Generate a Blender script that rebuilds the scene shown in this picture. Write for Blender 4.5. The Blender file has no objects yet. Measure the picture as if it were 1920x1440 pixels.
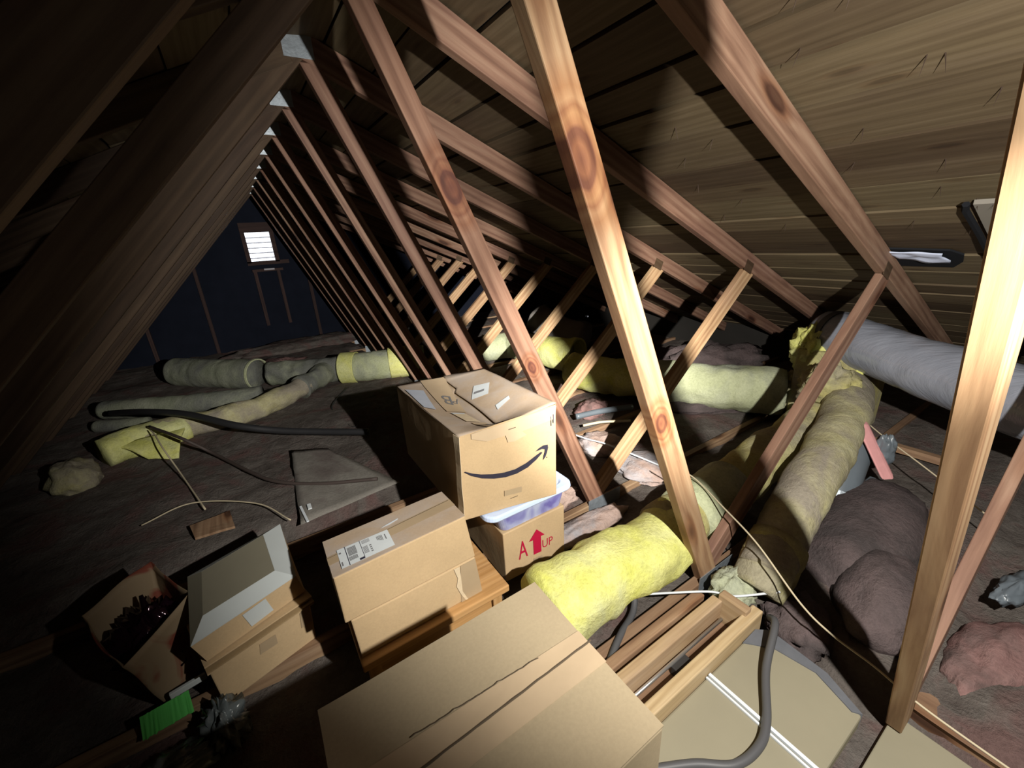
import bpy, bmesh, math, random
from mathutils import Vector, Matrix, noise as mn
random.seed(7)
scene = bpy.context.scene
COL = scene.collection
V = Vector

# ------------------------------------------------------------------ camera
CAM = V((0, 0, 1.30))
F_PX, YAW, PITCH, ROLL = 772.3, math.radians(32.03), math.radians(19.81), math.radians(-3.43)
fwd = V((math.sin(YAW)*math.cos(PITCH), math.cos(YAW)*math.cos(PITCH), -math.sin(PITCH)))
rgt = V((math.cos(YAW), -math.sin(YAW), 0))
upv = rgt.cross(fwd)
r2 = rgt*math.cos(ROLL)+upv*math.sin(ROLL)
u2 = -rgt*math.sin(ROLL)+upv*math.cos(ROLL)
cd = bpy.data.cameras.new('camera'); cam = bpy.data.objects.new('camera', cd); COL.objects.link(cam)
cd.sensor_width = 36; cd.lens = F_PX/1920*36; cd.clip_start = .01; cd.clip_end = 60
cam.matrix_world = Matrix(((r2.x, u2.x, -fwd.x, CAM.x), (r2.y, u2.y, -fwd.y, CAM.y), (r2.z, u2.z, -fwd.z, CAM.z), (0, 0, 0, 1)))
scene.camera = cam

# ------------------------------------------------------------------ materials
class NT:
    def __init__(s, name, rough=.85, spec=.3, metal=0):
        s.m = bpy.data.materials.new(name); s.m.use_nodes = True
        s.t = s.m.node_tree; s.b = s.t.nodes['Principled BSDF']
        s.b.inputs['Roughness'].default_value = rough
        s.b.inputs['Specular IOR Level'].default_value = spec
        s.b.inputs['Metallic'].default_value = metal
    def n(s, t, **k):
        nd = s.t.nodes.new(t)
        for a, v in k.items():
            if a[0] == '_': nd.inputs[int(a[1:]) if a[1:].isdigit() else a[1:].replace('_', ' ')].default_value = v
            else: setattr(nd, a, v)
        return nd
    def l(s, a, b): s.t.links.new(a, b)
    def ramp(s, fac, stops):
        r = s.n('ShaderNodeValToRGB'); e = r.color_ramp.elements
        while len(e) < len(stops): e.new(.5)
        for q, (p, c) in zip(e, stops):
            q.position = p; q.color = (*c, 1) if len(c) == 3 else c
        s.l(fac, r.inputs[0]); return r.outputs[0]
    def mix(s, fac, a, b, mode='MIX'):
        x = s.n('ShaderNodeMix', data_type='RGBA', blend_type=mode)
        for i, v in ((0, fac), (6, a), (7, b)):
            if hasattr(v, 'is_linked') or hasattr(v, 'links'): s.l(v, x.inputs[i])
            else: x.inputs[i].default_value = v if i == 0 else (*v, 1)
        return x.outputs[2]
    def math(s, op, a, b=0.0):
        x = s.n('ShaderNodeMath', operation=op)
        for i, v in ((0, a), (1, b)):
            if hasattr(v, 'links'): s.l(v, x.inputs[i])
            else: x.inputs[i].default_value = v
        return x.outputs[0]
    def noise(s, vec, scale, detail=4, rough=.55, dist=0):
        x = s.n('ShaderNodeTexNoise', _Scale=scale, _Detail=detail, _Roughness=rough, _Distortion=dist)
        if vec is not None: s.l(vec, x.inputs['Vector'])
        return x.outputs['Fac']
    def mapped(s, vec, scale):
        x = s.n('ShaderNodeMapping'); x.inputs['Scale'].default_value = scale; s.l(vec, x.inputs['Vector']); return x.outputs[0]
    def objco(s, seed=True):
        c = s.n('ShaderNodeTexCoord').outputs['Object']
        if not seed: return c
        o = s.n('ShaderNodeObjectInfo'); q = s.math('MULTIPLY', o.outputs['Random'], 40.)
        a = s.n('ShaderNodeVectorMath', operation='ADD'); s.l(c, a.inputs[0]); s.l(q, a.inputs[1]); return a.outputs[0]
    def rand(s): return s.n('ShaderNodeObjectInfo').outputs['Random']
    def col(s, c):
        if hasattr(c, 'links'): s.l(c, s.b.inputs['Base Color'])
        else: s.b.inputs['Base Color'].default_value = (*c, 1)
    def bump(s, h, strength=.3, dist=.01):
        x = s.n('ShaderNodeBump', _Strength=strength, _Distance=dist); s.l(h, x.inputs['Height']); s.l(x.outputs[0], s.b.inputs['Normal'])

def wood(name, dark, mid, light, rough=.7, knots=True, spec=.35, island=False, vary=.35, kn_amt=.9, kn_scale=1.0, spots=()):
    k = NT(name, rough, spec)
    g = k.n('ShaderNodeAttribute', attribute_name='grain').outputs['Vector']
    rnd = k.n('ShaderNodeNewGeometry').outputs['Random Per Island'] if island else k.rand()
    a = k.n('ShaderNodeVectorMath', operation='ADD'); k.l(g, a.inputs[0]); k.l(k.math('MULTIPLY', rnd, 53.), a.inputs[1]); vec = a.outputs[0]
    kv = k.mapped(vec, (1.9, 6.5, 6.5))
    vor = k.n('ShaderNodeTexVoronoi', _Scale=kn_scale); k.l(kv, vor.inputs['Vector']); vd = vor.outputs['Distance']
    # grain bends round the knots
    bend = k.math('MULTIPLY', k.math('POWER', k.math('SUBTRACT', 1.0, k.math('MINIMUM', k.math('MULTIPLY', vd, 2.2), 1.0)), 2.0), 9.0)
    n1 = k.noise(k.mapped(vec, (1.3, 11, 11)), 1.6, 6, .62, .8)
    w = k.n('ShaderNodeTexWave', wave_type='BANDS', bands_direction='Y', _Scale=1.0, _Distortion=7.0, _Detail=4)
    k.l(k.mapped(vec, (.45, 9, 9)), w.inputs['Vector'])
    k.l(bend, w.inputs['Phase Offset'])
    fac = k.math('ADD', k.math('MULTIPLY', n1, .80), k.math('MULTIPLY', w.outputs['Fac'], .20))
    c = k.ramp(fac, [(.28, dark), (.5, mid), (.74, light)])
    if knots:
        kn = k.ramp(vd, [(.0, (.18, .11, .08)), (.10, (.22, .13, .10)), (.15, (.75, .6, .5)), (.24, (1, 1, 1))])
        c = k.mix(kn_amt, c, kn, 'MULTIPLY')
    if spots:
        sep = k.n('ShaderNodeSeparateXYZ'); k.l(g, sep.inputs[0]); wob = k.math('MULTIPLY', k.math('SUBTRACT', k.noise(k.mapped(g, (14, 26, 26)), 1, 2), .5), .012)
        for (su, sv, sr) in spots:
            du = k.math('MULTIPLY', k.math('SUBTRACT', sep.outputs[0], su), .62); dv = k.math('SUBTRACT', sep.outputs[1], sv)
            dist = k.math('ADD', k.math('SQRT', k.math('ADD', k.math('MULTIPLY', du, du), k.math('MULTIPLY', dv, dv))), wob)
            rr = k.math('DIVIDE', dist, sr*3.2)
            c = k.mix(1., c, k.ramp(rr, [(.0, (.45, .27, .25)), (.16, (.62, .40, .33)), (.24, (.40, .24, .22)), (.31, (.42, .25, .24)), (.36, (.80, .58, .46)), (.46, (.95, .78, .62)), (.54, (.72, .52, .42)), (.62, (1, .9, .8)), (.74, (.84, .68, .56)), (1, (1, 1, 1))]), 'MULTIPLY')
    fine = k.ramp(k.noise(k.mapped(vec, (3, 120, 120)), 1, 3), [(.3, (.78, .76, .74)), (.6, (1, 1, 1))])
    c = k.mix(.8, c, fine, 'MULTIPLY')
    stain = k.ramp(k.noise(k.mapped(vec, (2.2, 5, 5)), 1, 3), [(.52, (1, 1, 1)), (.72, (.82, .78, .86))])
    c = k.mix(.8, c, stain, 'MULTIPLY')
    tint = k.ramp(rnd, [(0, (1-vary, 1-vary*1.15, 1-vary*1.2)), (.5, (1, .95, .92)), (1, (1, 1, .95))])
    c = k.mix(1., c, tint, 'MULTIPLY')
    k.col(c); k.bump(fac, .25, .004)
    return k.m

def cardboard(name, base, dark=.86, rough=.8, dusty=0):
    k = NT(name, rough, .2); vec = k.objco()
    n = k.noise(vec, 5, 5, .6)
    c = k.mix(k.ramp(n, [(.3, (0, 0, 0)), (.7, (1, 1, 1))]), tuple(x*dark for x in base), base)
    fib = k.ramp(k.noise(vec, 160, 3, .7), [(.35, (.93, .93, .93)), (.65, (1, 1, 1))])
    c = k.mix(1., c, fib, 'MULTIPLY')
    if dusty:
        d = k.ramp(k.noise(vec, 7, 5, .6, .6), [(.4, (0, 0, 0)), (.62, (1, 1, 1))])
        c = k.mix(k.math('MULTIPLY', d, dusty), c, (.42, .37, .34))
    k.col(c); k.bump(k.noise(vec, 14, 4), .12, .01)
    return k.m

def fleece(name, a, b, d, lo=.38, hi=.62, scale=6, rough=1, bump=.6):
    """fibrous insulation: two wool colours and dust on top of them"""
    k = NT(name, rough, .05); vec = k.objco()
    n = k.noise(vec, scale, 6, .62, .4); n2 = k.noise(vec, scale*.42, 4, .6, .8)
    c = k.mix(k.ramp(n, [(.32, (0, 0, 0)), (.68, (1, 1, 1))]), a, b)
    c = k.mix(k.ramp(n2, [(lo, (0, 0, 0)), (hi, (1, 1, 1))]), c, d)
    f = k.noise(vec, 70, 5, .75)
    c = k.mix(1., c, k.ramp(f, [(.25, (.72, .72, .72)), (.6, (1, 1, 1))]), 'MULTIPLY')
    k.col(c); k.bump(k.math('ADD', n, k.math('MULTIPLY', f, .35)), bump, .03)
    return k.m

def plain(name, c, rough=.6, spec=.3, metal=0, nscale=0, amt=.2):
    k = NT(name, rough, spec, metal)
    if nscale:
        n = k.noise(k.objco(), nscale, 4, .6)
        k.col(k.mix(n, tuple(x*(1-amt) for x in c), tuple(min(1, x*(1+amt)) for x in c)))
        k.bump(n, .15, .005)
    else: k.col(c)
    return k.m

M = {}
M['lumber'] = wood('pine_lumber', (.15, .08, .055), (.24, .14, .098), (.32, .21, .15))
M['old_lumber'] = wood('aged_lumber', (.17, .10, .06), (.28, .18, .11), (.36, .25, .16))
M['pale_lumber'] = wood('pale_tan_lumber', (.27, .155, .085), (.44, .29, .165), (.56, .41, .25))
M['knotty_tan'] = wood('knotty_tan_lumber', (.27, .155, .085), (.44, .29, .165), (.56, .41, .25), spots=[(1.055, -1.145, .033), (.33, -1.15, .020)])
M['knotty_red'] = wood('knotty_reddish_lumber', (.17, .085, .055), (.29, .165, .11), (.39, .245, .17), spots=[(1.066, -1.165, .030), (.36, -1.150, .016)])
M['dim_lumber'] = wood('shade_dimmed_lumber', (.05, .03, .016), (.075, .046, .026), (.097, .064, .039))  # left members: their lack of light is put into this darker colour
M['deck'] = wood('roof_planks', (.098, .075, .044), (.12, .094, .056), (.145, .116, .073), .75, island=True, spec=.25, vary=.5, kn_amt=.45, kn_scale=1.8)
M['rail'] = wood('ladder_rail_wood', (.36, .25, .14), (.46, .34, .2), (.52, .4, .26), .55, knots=False, vary=.12)
M['stool'] = wood('stool_wood', (.42, .24, .09), (.52, .31, .13), (.58, .37, .17), .5, knots=False, vary=.1)
M['panel'] = plain('hatch_panel_face', (.245, .222, .158), .8, .2, nscale=5, amt=.1)
M['panel_edge'] = plain('felt_edge', (.12, .125, .14), 1, .05, nscale=30)
M['carton'] = cardboard('kraft_cardboard', (.56, .405, .235))
M['carton_big'] = cardboard('large_carton_cardboard', (.43, .345, .225), .94)
M['carton_dusty'] = cardboard('dusty_cardboard', (.46, .35, .25), dusty=.55)
M['carton_inner'] = cardboard('cardboard_inside', (.36, .25, .13))
M['tape'] = plain('packing_tape', (.40, .30, .19), .32, .5, nscale=9, amt=.12)
M['paper_tape'] = plain('paper_tape', (.50, .38, .25), .6, .3, nscale=14, amt=.12)
M['crease'] = plain('cardboard_seam', (.10, .075, .05), .9)
M['edge'] = plain('cardboard_cut_edge', (.62, .50, .34), .9, nscale=60)
M['ink'] = plain('navy_ink', (.028, .026, .045), .6)
M['grey_ink'] = plain('grey_ink', (.19, .19, .2), .7)
M['red_ink'] = plain('crimson_ink', (.44, .008, .045), .6)
M['label'] = plain('label_paper', (.62, .66, .68), .5, .4, nscale=20, amt=.06)
M['label_blue'] = plain('clear_pouch_paper', (.50, .54, .62), .3, .5, nscale=26, amt=.12)
M['yellow'] = fleece('yellow_glass_wool', (.68, .69, .17), (.80, .79, .34), (.60, .62, .36), .48, .72, 7)
M['yellow_dusty'] = fleece('dusty_yellow_glass_wool', (.42, .38, .19), (.50, .47, .30), (.31, .275, .22), .40, .6, 8)
M['green_dusty'] = fleece('dust_greyed_glass_wool', (.44, .47, .28), (.55, .58, .38), (.36, .38, .31), .42, .62, 5)
M['grey_dusty'] = fleece('grey_dusted_duct_wrap', (.22, .24, .17), (.30, .31, .24), (.16, .165, .15), .42, .62, 6)
M['olive'] = fleece('olive_duct_wrap', (.42, .37, .13), (.50, .47, .22), (.34, .31, .22), .4, .62, 7)
M['floorwool'] = fleece('dusty_floor_insulation', (.10, .083, .075), (.175, .155, .14), (.15, .095, .088), .5, .66, 9, bump=1.)
M['greybatt'] = fleece('grey_batt_facing', (.10, .08, .08), (.16, .12, .12), (.07, .06, .06), .45, .65, 6, bump=.8)
M['pink'] = fleece('pink_glass_wool', (.20, .112, .105), (.27, .165, .155), (.11, .085, .08), .5, .7, 9)
M['pinkfoam'] = plain('pink_foam', (.56, .27, .27), .9, .1, nscale=20)
M['tanwool'] = fleece('tan_wool_scrap', (.42, .30, .25), (.5, .38, .34), (.38, .36, .38), .45, .6, 8)
M['galv'] = plain('galvanised_steel', (.40, .45, .50), .42, .5, .75, nscale=60, amt=.35)
M['foil'] = None
k = NT('grey_foil_jacket', .2, .8); vec = k.objco(); k.col(k.ramp(k.noise(vec, 3, 4), [(.3, (.20, .215, .26)), (.7, (.29, .31, .37))]))
k.bump(k.noise(k.mapped(vec, (30, 5, 5)), 1.2, 4, .65), .5, .012); M['foil'] = k.m
M['blackplastic'] = plain('black_plastic', (.018, .018, .02), .35, .5)
M['blacktube'] = plain('black_tube', (.02, .02, .022), .55, .4, nscale=12)
M['darkgrey'] = plain('dark_grey_cable', (.075, .075, .08), .5, .4)
M['slate'] = plain('slate_plastic', (.11, .13, .15), .35, .5, nscale=9)
M['string'] = plain('tan_string', (.5, .43, .3), .8)
M['whitewire'] = plain('white_wire', (.62, .66, .7), .5)
M['browncable'] = plain('brown_cable', (.06, .045, .04), .6)
M['steel'] = plain('polished_steel', (.72, .74, .76), .28, .5, .9)
M['darkgap'] = plain('dark_metal', (.03, .028, .027), .6)
M['lid'] = plain('translucent_blue_lid', (.56, .68, .93), .35, .5)
k = NT('translucent_tote_plastic', .3, .5); vec = k.objco()
k.col(k.ramp(k.noise(vec, 9, 3, .5, .8), [(.35, (.20, .18, .52)), (.5, (.36, .38, .72)), (.68, (.58, .64, .88))]))
k.b.inputs['Transmission Weight'].default_value = .18; M['tote'] = k.m
M['trayfloor'] = plain('tray_lining', (.24, .22, .16), .8, nscale=6, amt=.12)
M['traywhite'] = plain('white_tray_board', (.54, .58, .58), .7, nscale=9, amt=.06)
M['bag'] = None
k = NT('printed_paper', .7, .3); vec = k.objco()
k.col(k.mix(k.ramp(k.noise(vec, 5.5, 3, .5, 1.2), [(.48, (0, 0, 0)), (.56, (1, 1, 1))]), (.26, .19, .115), (.19, .05, .03))); M['bag'] = k.m
M['foilwrap'] = plain('dark_crinkled_foil', (.03, .01, .02), .12, 1., .6)
M['green'] = plain('green_card', (.10, .50, .10), .7, nscale=12, amt=.15)
M['clear'] = plain('crinkled_polythene', (.13, .15, .155), .25, .6, nscale=15, amt=.5)
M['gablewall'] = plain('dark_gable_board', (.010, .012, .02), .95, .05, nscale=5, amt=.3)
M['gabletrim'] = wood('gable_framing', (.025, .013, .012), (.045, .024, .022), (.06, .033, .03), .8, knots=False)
M['louver'] = plain('louver_slat', (.35, .33, .36), .5)
M['drywall'] = plain('ceiling_board_back', (.02, .018, .016), .9, nscale=6)
M['whiteplastic'] = plain('white_plastic_sheet', (.56, .62, .80), .35, .5, nscale=9, amt=.12)
M['felt'] = plain('roofing_felt', (.012, .013, .016), .9, .1)
M['nail'] = plain('rusty_nail', (.06, .04, .03), .6, .3, .5)
M['plastboard'] = plain('dust_grey_board', (.30, .28, .26), .85, nscale=4, amt=.12)
M['floorpaper'] = fleece('dusty_grey_paper', (.19, .175, .155), (.245, .23, .205), (.15, .125, .115), .45, .65, 6, bump=.25)
M['patch'] = plain('grey_patch_board', (.20, .185, .16), .85, nscale=4, amt=.12)

# ------------------------------------------------------------------ object helpers
def thing(name, loc, label, cat, group=None):
    o = bpy.data.objects.new(name, None); COL.objects.link(o); o.location = loc
    o.empty_display_size = .05
    o['label'] = label; o['category'] = cat
    if group: o['group'] = group
    return o
def tag(o, label, cat, group=None):
    o['label'] = label; o['category'] = cat
    if group: o['group'] = group
    return o
def struct(o): o['kind'] = 'structure'; return o

class MB:
    def __init__(s): s.v = []; s.f = []; s.g = []
    def add(s, vs, fs, gs=None):
        b = len(s.v); s.v += [V(p) for p in vs]; s.f += [[b+i for i in f] for f in fs]
        s.g += ([V(p) for p in gs] if gs else [V((p[1], p[0], p[2])) for p in vs]); return s
    def grid(s, a, b, c, d, n, m, fn=None):
        """bilinear patch a-b-c-d (a->b is u, a->d is v)"""
        a, b, c, d = map(V, (a, b, c, d)); vs = []
        for j in range(m+1):
            for i in range(n+1):
                u, w = i/n, j/m
                p = (a*(1-u)+b*u)*(1-w)+(d*(1-u)+c*u)*w
                vs.append(fn(p, u, w) if fn else p)
        s.add(vs, [[j*(n+1)+i, j*(n+1)+i+1, (j+1)*(n+1)+i+1, (j+1)*(n+1)+i] for j in range(m) for i in range(n)]); return s
    def box(s, lo, hi, rot=None, org=None, ax=0):
        (x0, y0, z0), (x1, y1, z1) = lo, hi
        vs = [V(p) for p in ((x0, y0, z0), (x1, y0, z0), (x1, y1, z0), (x0, y1, z0), (x0, y0, z1), (x1, y0, z1), (x1, y1, z1), (x0, y1, z1))]
        gs = [V((p[ax], p[(ax+1) % 3], p[(ax+2) % 3])) for p in vs]
        if rot is not None: vs = [rot @ p for p in vs]
        if org is not None: vs = [p+V(org) for p in vs]
        s.add(vs, [[0, 3, 2, 1], [4, 5, 6, 7], [0, 1, 5, 4], [1, 2, 6, 5], [2, 3, 7, 6], [3, 0, 4, 7]], gs); return s
    def prism(s, poly, y0, y1):
        """polygon in the x-z plane pushed out along y; grain runs along its first edge"""
        n = len(poly); ax = (V((poly[1][0], 0, poly[1][1]))-V((poly[0][0], 0, poly[0][1]))).normalized(); pe = V((-ax.z, 0, ax.x))
        vs = [V((x, y0, z)) for x, z in poly]+[V((x, y1, z)) for x, z in poly]
        gs = [V((p.dot(ax), p.dot(pe), p.y-y0)) for p in vs]
        s.add(vs, [list(range(n))[::-1] if False else list(range(n)), list(range(n, 2*n))[::-1]]+[[i, i+n, (i+1) % n+n, (i+1) % n] for i in range(n)], gs); return s
    def tube(s, path, rad, seg=10, cap=True, fn=None):
        pts = [V(p) for p in path]; n = len(pts)
        ref = V((0, 0, 1)); rings = []
        for i, p in enumerate(pts):
            t = (pts[min(i+1, n-1)]-pts[max(i-1, 0)]).normalized()
            sd = t.cross(ref); sd = sd.normalized() if sd.length > 1e-4 else t.cross(V((1, 0, 0))).normalized()
            up = sd.cross(t); r = rad(i/(n-1)) if callable(rad) else rad
            ring = []
            for q in range(seg):
                a = 2*math.pi*q/seg; d = sd*math.cos(a)+up*math.sin(a)
                rr = fn(i/(n-1), a, r, p+d*r) if fn else r
                ring.append(p+d*rr)
            rings.append(ring)
        vs = [p for r in rings for p in r]; fs = []
        for i in range(n-1):
            for q in range(seg): fs.append([i*seg+q, i*seg+(q+1) % seg, (i+1)*seg+(q+1) % seg, (i+1)*seg+q])
        if cap:
            b = len(vs); vs += [pts[0], pts[-1]]
            for q in range(seg):
                fs.append([b, (q+1) % seg, q]); fs.append([b+1, (n-1)*seg+q, (n-1)*seg+(q+1) % seg])
        s.add(vs, fs); return s
    def build(s, name, mat, root=None, smooth=False, bevel=0, merge=True, solid=0):
        off = V(root.matrix_basis.translation) if root is not None else V((0, 0, 0))
        if root is not None and root.parent is not None: off = off+V(root.parent.matrix_basis.translation)
        me = bpy.data.meshes.new(name)
        me.from_pydata([p-off for p in s.v], [], s.f)
        at = me.attributes.new('grain', 'FLOAT_VECTOR', 'POINT')
        at.data.foreach_set('vector', [c for g in s.g for c in g])
        bm = bmesh.new(); bm.from_mesh(me)
        if merge: bmesh.ops.remove_doubles(bm, verts=bm.verts, dist=1e-5)
        bmesh.ops.recalc_face_normals(bm, faces=bm.faces)
        bm.to_mesh(me); bm.free()
        if smooth: me.polygons.foreach_set('use_smooth', [True]*len(me.polygons))
        o = bpy.data.objects.new(name, me); COL.objects.link(o)
        me.materials.append(mat)
        if root is not None: o.parent = root
        if solid:
            d = o.modifiers.new('thickness', 'SOLIDIFY'); d.thickness = solid; d.offset = 0
        if bevel:
            b = o.modifiers.new('bevel', 'BEVEL'); b.width = bevel; b.segments = 2; b.limit_method = 'ANGLE'; b.angle_limit = math.radians(40)
        return o

def nz(p, s=1.): return mn.noise(V(p)*s)
def nzv(p, s=1.): return mn.noise_vector(V(p)*s)
def spline(pts, n):
    """Catmull-Rom through the points"""
    P = [V(p) for p in pts]; P = [P[0]*2-P[1]]+P+[P[-1]*2-P[-2]]; out = []
    for i in range(1, len(P)-2):
        for q in range(n):
            t = q/n; a, b, c, d = P[i-1:i+3]
            out.append(.5*((2*b)+(c-a)*t+(2*a-5*b+4*c-d)*t*t+(3*b-a-3*c+d)*t**3))
    out.append(P[-2]); return out
def bil(q, s, t):
    a, b, c, d = map(V, q)   # BL BR TR TL
    return (a*(1-s)+b*s)*(1-t)+(d*(1-s)+c*s)*t
def decal(name, quad, pts, mat, root, off=.0012, surf=None):
    nrm = (V(quad[1])-V(quad[0])).cross(V(quad[3])-V(quad[0])).normalized()
    f = surf or (lambda s, t: bil(quad, s, t))
    m = MB(); lists = pts if isinstance(pts[0][0], (tuple, list)) else [pts]
    for L in lists:
        m.add([f(s, t)+nrm*off for s, t in L], [list(range(len(L)))])
    return m.build(name, mat, root, merge=False)
def decal_grid(name, quad, q4, mat, root, off=.0012, surf=None, n=8):
    """decal that follows a bent surface"""
    nrm = (V(quad[1])-V(quad[0])).cross(V(quad[3])-V(quad[0])).normalized()
    f = surf or (lambda s, t: bil(quad, s, t))
    (a, b, c, d) = [V((x, y, 0)) for x, y in q4]; m = MB()
    m.grid(a, b, c, d, n, n, lambda p, u, w: f(p.x, p.y)+nrm*off)
    return m.build(name, mat, root, smooth=True)
def text_decal(name, txt, quad, q4, mat, root, off=.0015, surf=None):
    cu = bpy.data.curves.new('lettering', 'FONT'); cu.body = txt; cu.resolution_u = 3
    ob = bpy.data.objects.new('lettering', cu); me0 = bpy.data.meshes.new_from_object(ob)
    vs = [v.co.copy() for v in me0.vertices]; fs = [list(p.vertices) for p in me0.polygons]
    bpy.data.objects.remove(ob); bpy.data.curves.remove(cu); bpy.data.meshes.remove(me0)
    x0, x1 = min(v.x for v in vs), max(v.x for v in vs); y0, y1 = min(v.y for v in vs), max(v.y for v in vs)
    nrm = (V(quad[1])-V(quad[0])).cross(V(quad[3])-V(quad[0])).normalized(); f = surf or (lambda s, t: bil(quad, s, t))
    out = []
    for v in vs:
        p = bil([(*q, 0) for q in q4], (v.x-x0)/(x1-x0), (v.y-y0)/(y1-y0)); out.append(f(p.x, p.y)+nrm*off)
    return MB().add(out, fs).build(name, mat, root, merge=False)

# ------------------------------------------------------------------ the roof trusses
PX, PZ = .378, 1.937                       # underside of the peak
PITCH_R = .4405; SP = .61; Y0 = .6726      # rafter slope, truss spacing, first truss
def wl(z): return .1083+(2.5-z)/2.223      # aisle edge of the long web
zr = lambda x: PZ+(PX-x)*PITCH_R if x > PX else PZ-(PX-x)*PITCH_R
TH = .038
def off_poly(p, q, d):
    """two-by-four lying along p->q with its depth d on the left of it"""
    a = V((p[0], 0, p[1])); b = V((q[0], 0, q[1])); t = (b-a).normalized(); n = V((-t.z, 0, t.x))*d
    return [p, q, (q[0]+n.x, q[1]+n.z), (p[0]+n.x, p[1]+n.z)]
def make_truss(y, web_bottom=.0, chord_top=.0, label='', web_mat='lumber', short_mat='lumber'):
    t = thing('roof_truss', (PX, y, chord_top), label, 'truss', 'roof trusses in a row along the attic')
    L = M['lumber']
    MB().prism(off_poly((PX-.02, PZ+.009), (4.38, zr(4.38)), .089), y, y+TH).build('rafter', L, t, bevel=.003)
    MB().prism(off_poly((-3.98, zr(-3.98)), (PX-.03, zr(PX-.03)), .089), y, y+TH).build('rafter', M['dim_lumber'], t, bevel=.003)
    top = 1.99
    web = [(wl(web_bottom), web_bottom), (wl(top-.06), top-.06), (wl(top-.06)+.07, top-.06), (wl(web_bottom)+.0975, web_bottom)]
    MB().prism(web, y+.001, y+TH-.001).build('long_web', M[web_mat], t, bevel=.003)
    zl = lambda x: PZ-1.036*(PX-x)
    bx = PX-(PZ-chord_top)/1.036
    lw = [(bx, chord_top), (PX+.01, PZ+.01), (PX-.08, zl(PX-.08)+.128), (bx-.12, chord_top)]
    MB().prism(lw, y+.0015, y+TH-.0015).build('long_web', M['dim_lumber'], t, bevel=.003)
    # short web from the foot of the long one up to the middle of the rafter
    sx = lambda z: 1.257+(z-.1)/.858
    sw = [(1.272, .112), (2.385, zr(2.385)-.002), (2.475, zr(2.475)-.002), (1.312, .03)]
    MB().prism(sw, y+.002, y+TH-.002).build('short_web', M[short_mat], t, bevel=.003)
    MB().prism([(-3.98, chord_top-.089), (4.38, chord_top-.089), (4.38, chord_top), (-3.98, chord_top)], y+.0005, y+TH-.0005).build('bottom_chord', M['old_lumber'], t, bevel=.003)
    g = M['galv']
    MB().prism([(.318, 1.94), (.42, 1.94), (.42, 2.045), (.318, 2.045)], y-.002, y+.0005).build('gusset_plate', g, t)
    MB().prism([(wl(0)-.02, chord_top-.06), (wl(0)+.20, chord_top-.06), (wl(0)+.20, chord_top+.028), (wl(0)-.02, chord_top+.028)], y-.002, y+.0008).build('gusset_plate', g, t)
    ax = V((1, 0, -PITCH_R)).normalized(); pc = V((2.42, 0, zr(2.42)+.03)); pn = V((-ax.z, 0, ax.x))
    MB().prism([((pc+ax*a+pn*b).x, (pc+ax*a+pn*b).z) for a, b in ((-.045, -.04), (.035, -.04), (.035, .02), (-.045, .02))], y-.002, y+.0008).build('gusset_plate', M['dim_lumber'], t)
    return t
def copy_truss(src, y, label):
    r = src.copy(); COL.objects.link(r); r.location.y = y; r['label'] = label
    for ch in list(src.children):
        c = ch.copy(); COL.objects.link(c); c.parent = r
    return r
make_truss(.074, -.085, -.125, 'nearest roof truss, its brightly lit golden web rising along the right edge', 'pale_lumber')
tb = make_truss(Y0, .0, .0, 'roof truss whose tan web with a big ringed knot ends beside the yellow duct', 'knotty_tan')
tc = make_truss(Y0+SP, .0, .0, 'roof truss whose reddish web comes down right behind the smile-printed carton', 'knotty_red', 'pale_lumber')
td = make_truss(Y0+2*SP, .0, .0, 'roof truss with the largest visible blue-grey peak plate, web passing behind the smile-printed carton', 'lumber', 'pale_lumber')
names = [         'roof truss with the second blue-grey peak plate, fifth from the camera',
         'roof truss with the third small peak plate, sixth from the camera',
         'seventh roof truss from the camera, a thin web stripe in the dark',
         'eighth roof truss from the camera, a thin dark web stripe',
         'ninth roof truss from the camera, two bays before the last one at the vent',
         'roof truss one bay before the last, a hair-thin web near the vent',
         'farthest roof truss, its thin legs framing the bright gable vent']
for i, nm in enumerate(names):
    copy_truss(td, Y0+SP*(i+3) if i < 7 else 6.60, nm)

# ------------------------------------------------------------------ setting: roof deck, walls, floor
Y_A, Y_B = -1.5, 6.75
rnd = random.Random(3)
def deck_side(mb, sign, x_from, x_to):
    L = math.hypot(1, PITCH_R); x = x_from
    while (x_to-x)*sign > .02:
        w = rnd.choice([.11, .135, .14, .165, .19])
        xe = x+sign*w
        xe = min(xe, x_to) if sign > 0 else max(xe, x_to)
        y = Y_A
        brk = sorted([Y0+SP*rnd.randint(0, 9)+.019 for _ in range(1)])
        spans = []; p = Y_A
        for b in brk: spans.append((p, b-.003)); p = b+.003
        spans.append((p, Y_B))
        for ya, yb in spans:
            d0 = rnd.uniform(.0, .003); d1 = rnd.choice([.002, .005, .008, .012])
            g = .003
            a = (x+sign*g, zr(x)+.0985+d0); b = (xe-sign*g, zr(xe)+.0985+d1)
            n = V((PITCH_R*sign, 0, 1)).normalized()*.02
            vs = [(a[0], ya, a[1]), (b[0], ya, b[1]), (b[0], yb, b[1]), (a[0], yb, a[1])]
            vs = [V(q) for q in vs]+[V(q)+n for q in vs]
            o = rnd.uniform(0, 30)
            gs = [V((q.y, q.x*1.1+o, q.z+o)) for q in vs]
            mb.add(vs, [[0, 3, 2, 1], [4, 5, 6, 7], [0, 1, 5, 4], [1, 2, 6, 5], [2, 3, 7, 6], [3, 0, 4, 7]], gs)
        x = xe
ck = MB(); deck_side(ck, 1, .33, 4.6); deck_side(ck, -1, .43, -4.1)
ceil = struct(ck.build('ceiling', M['deck']))
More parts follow.
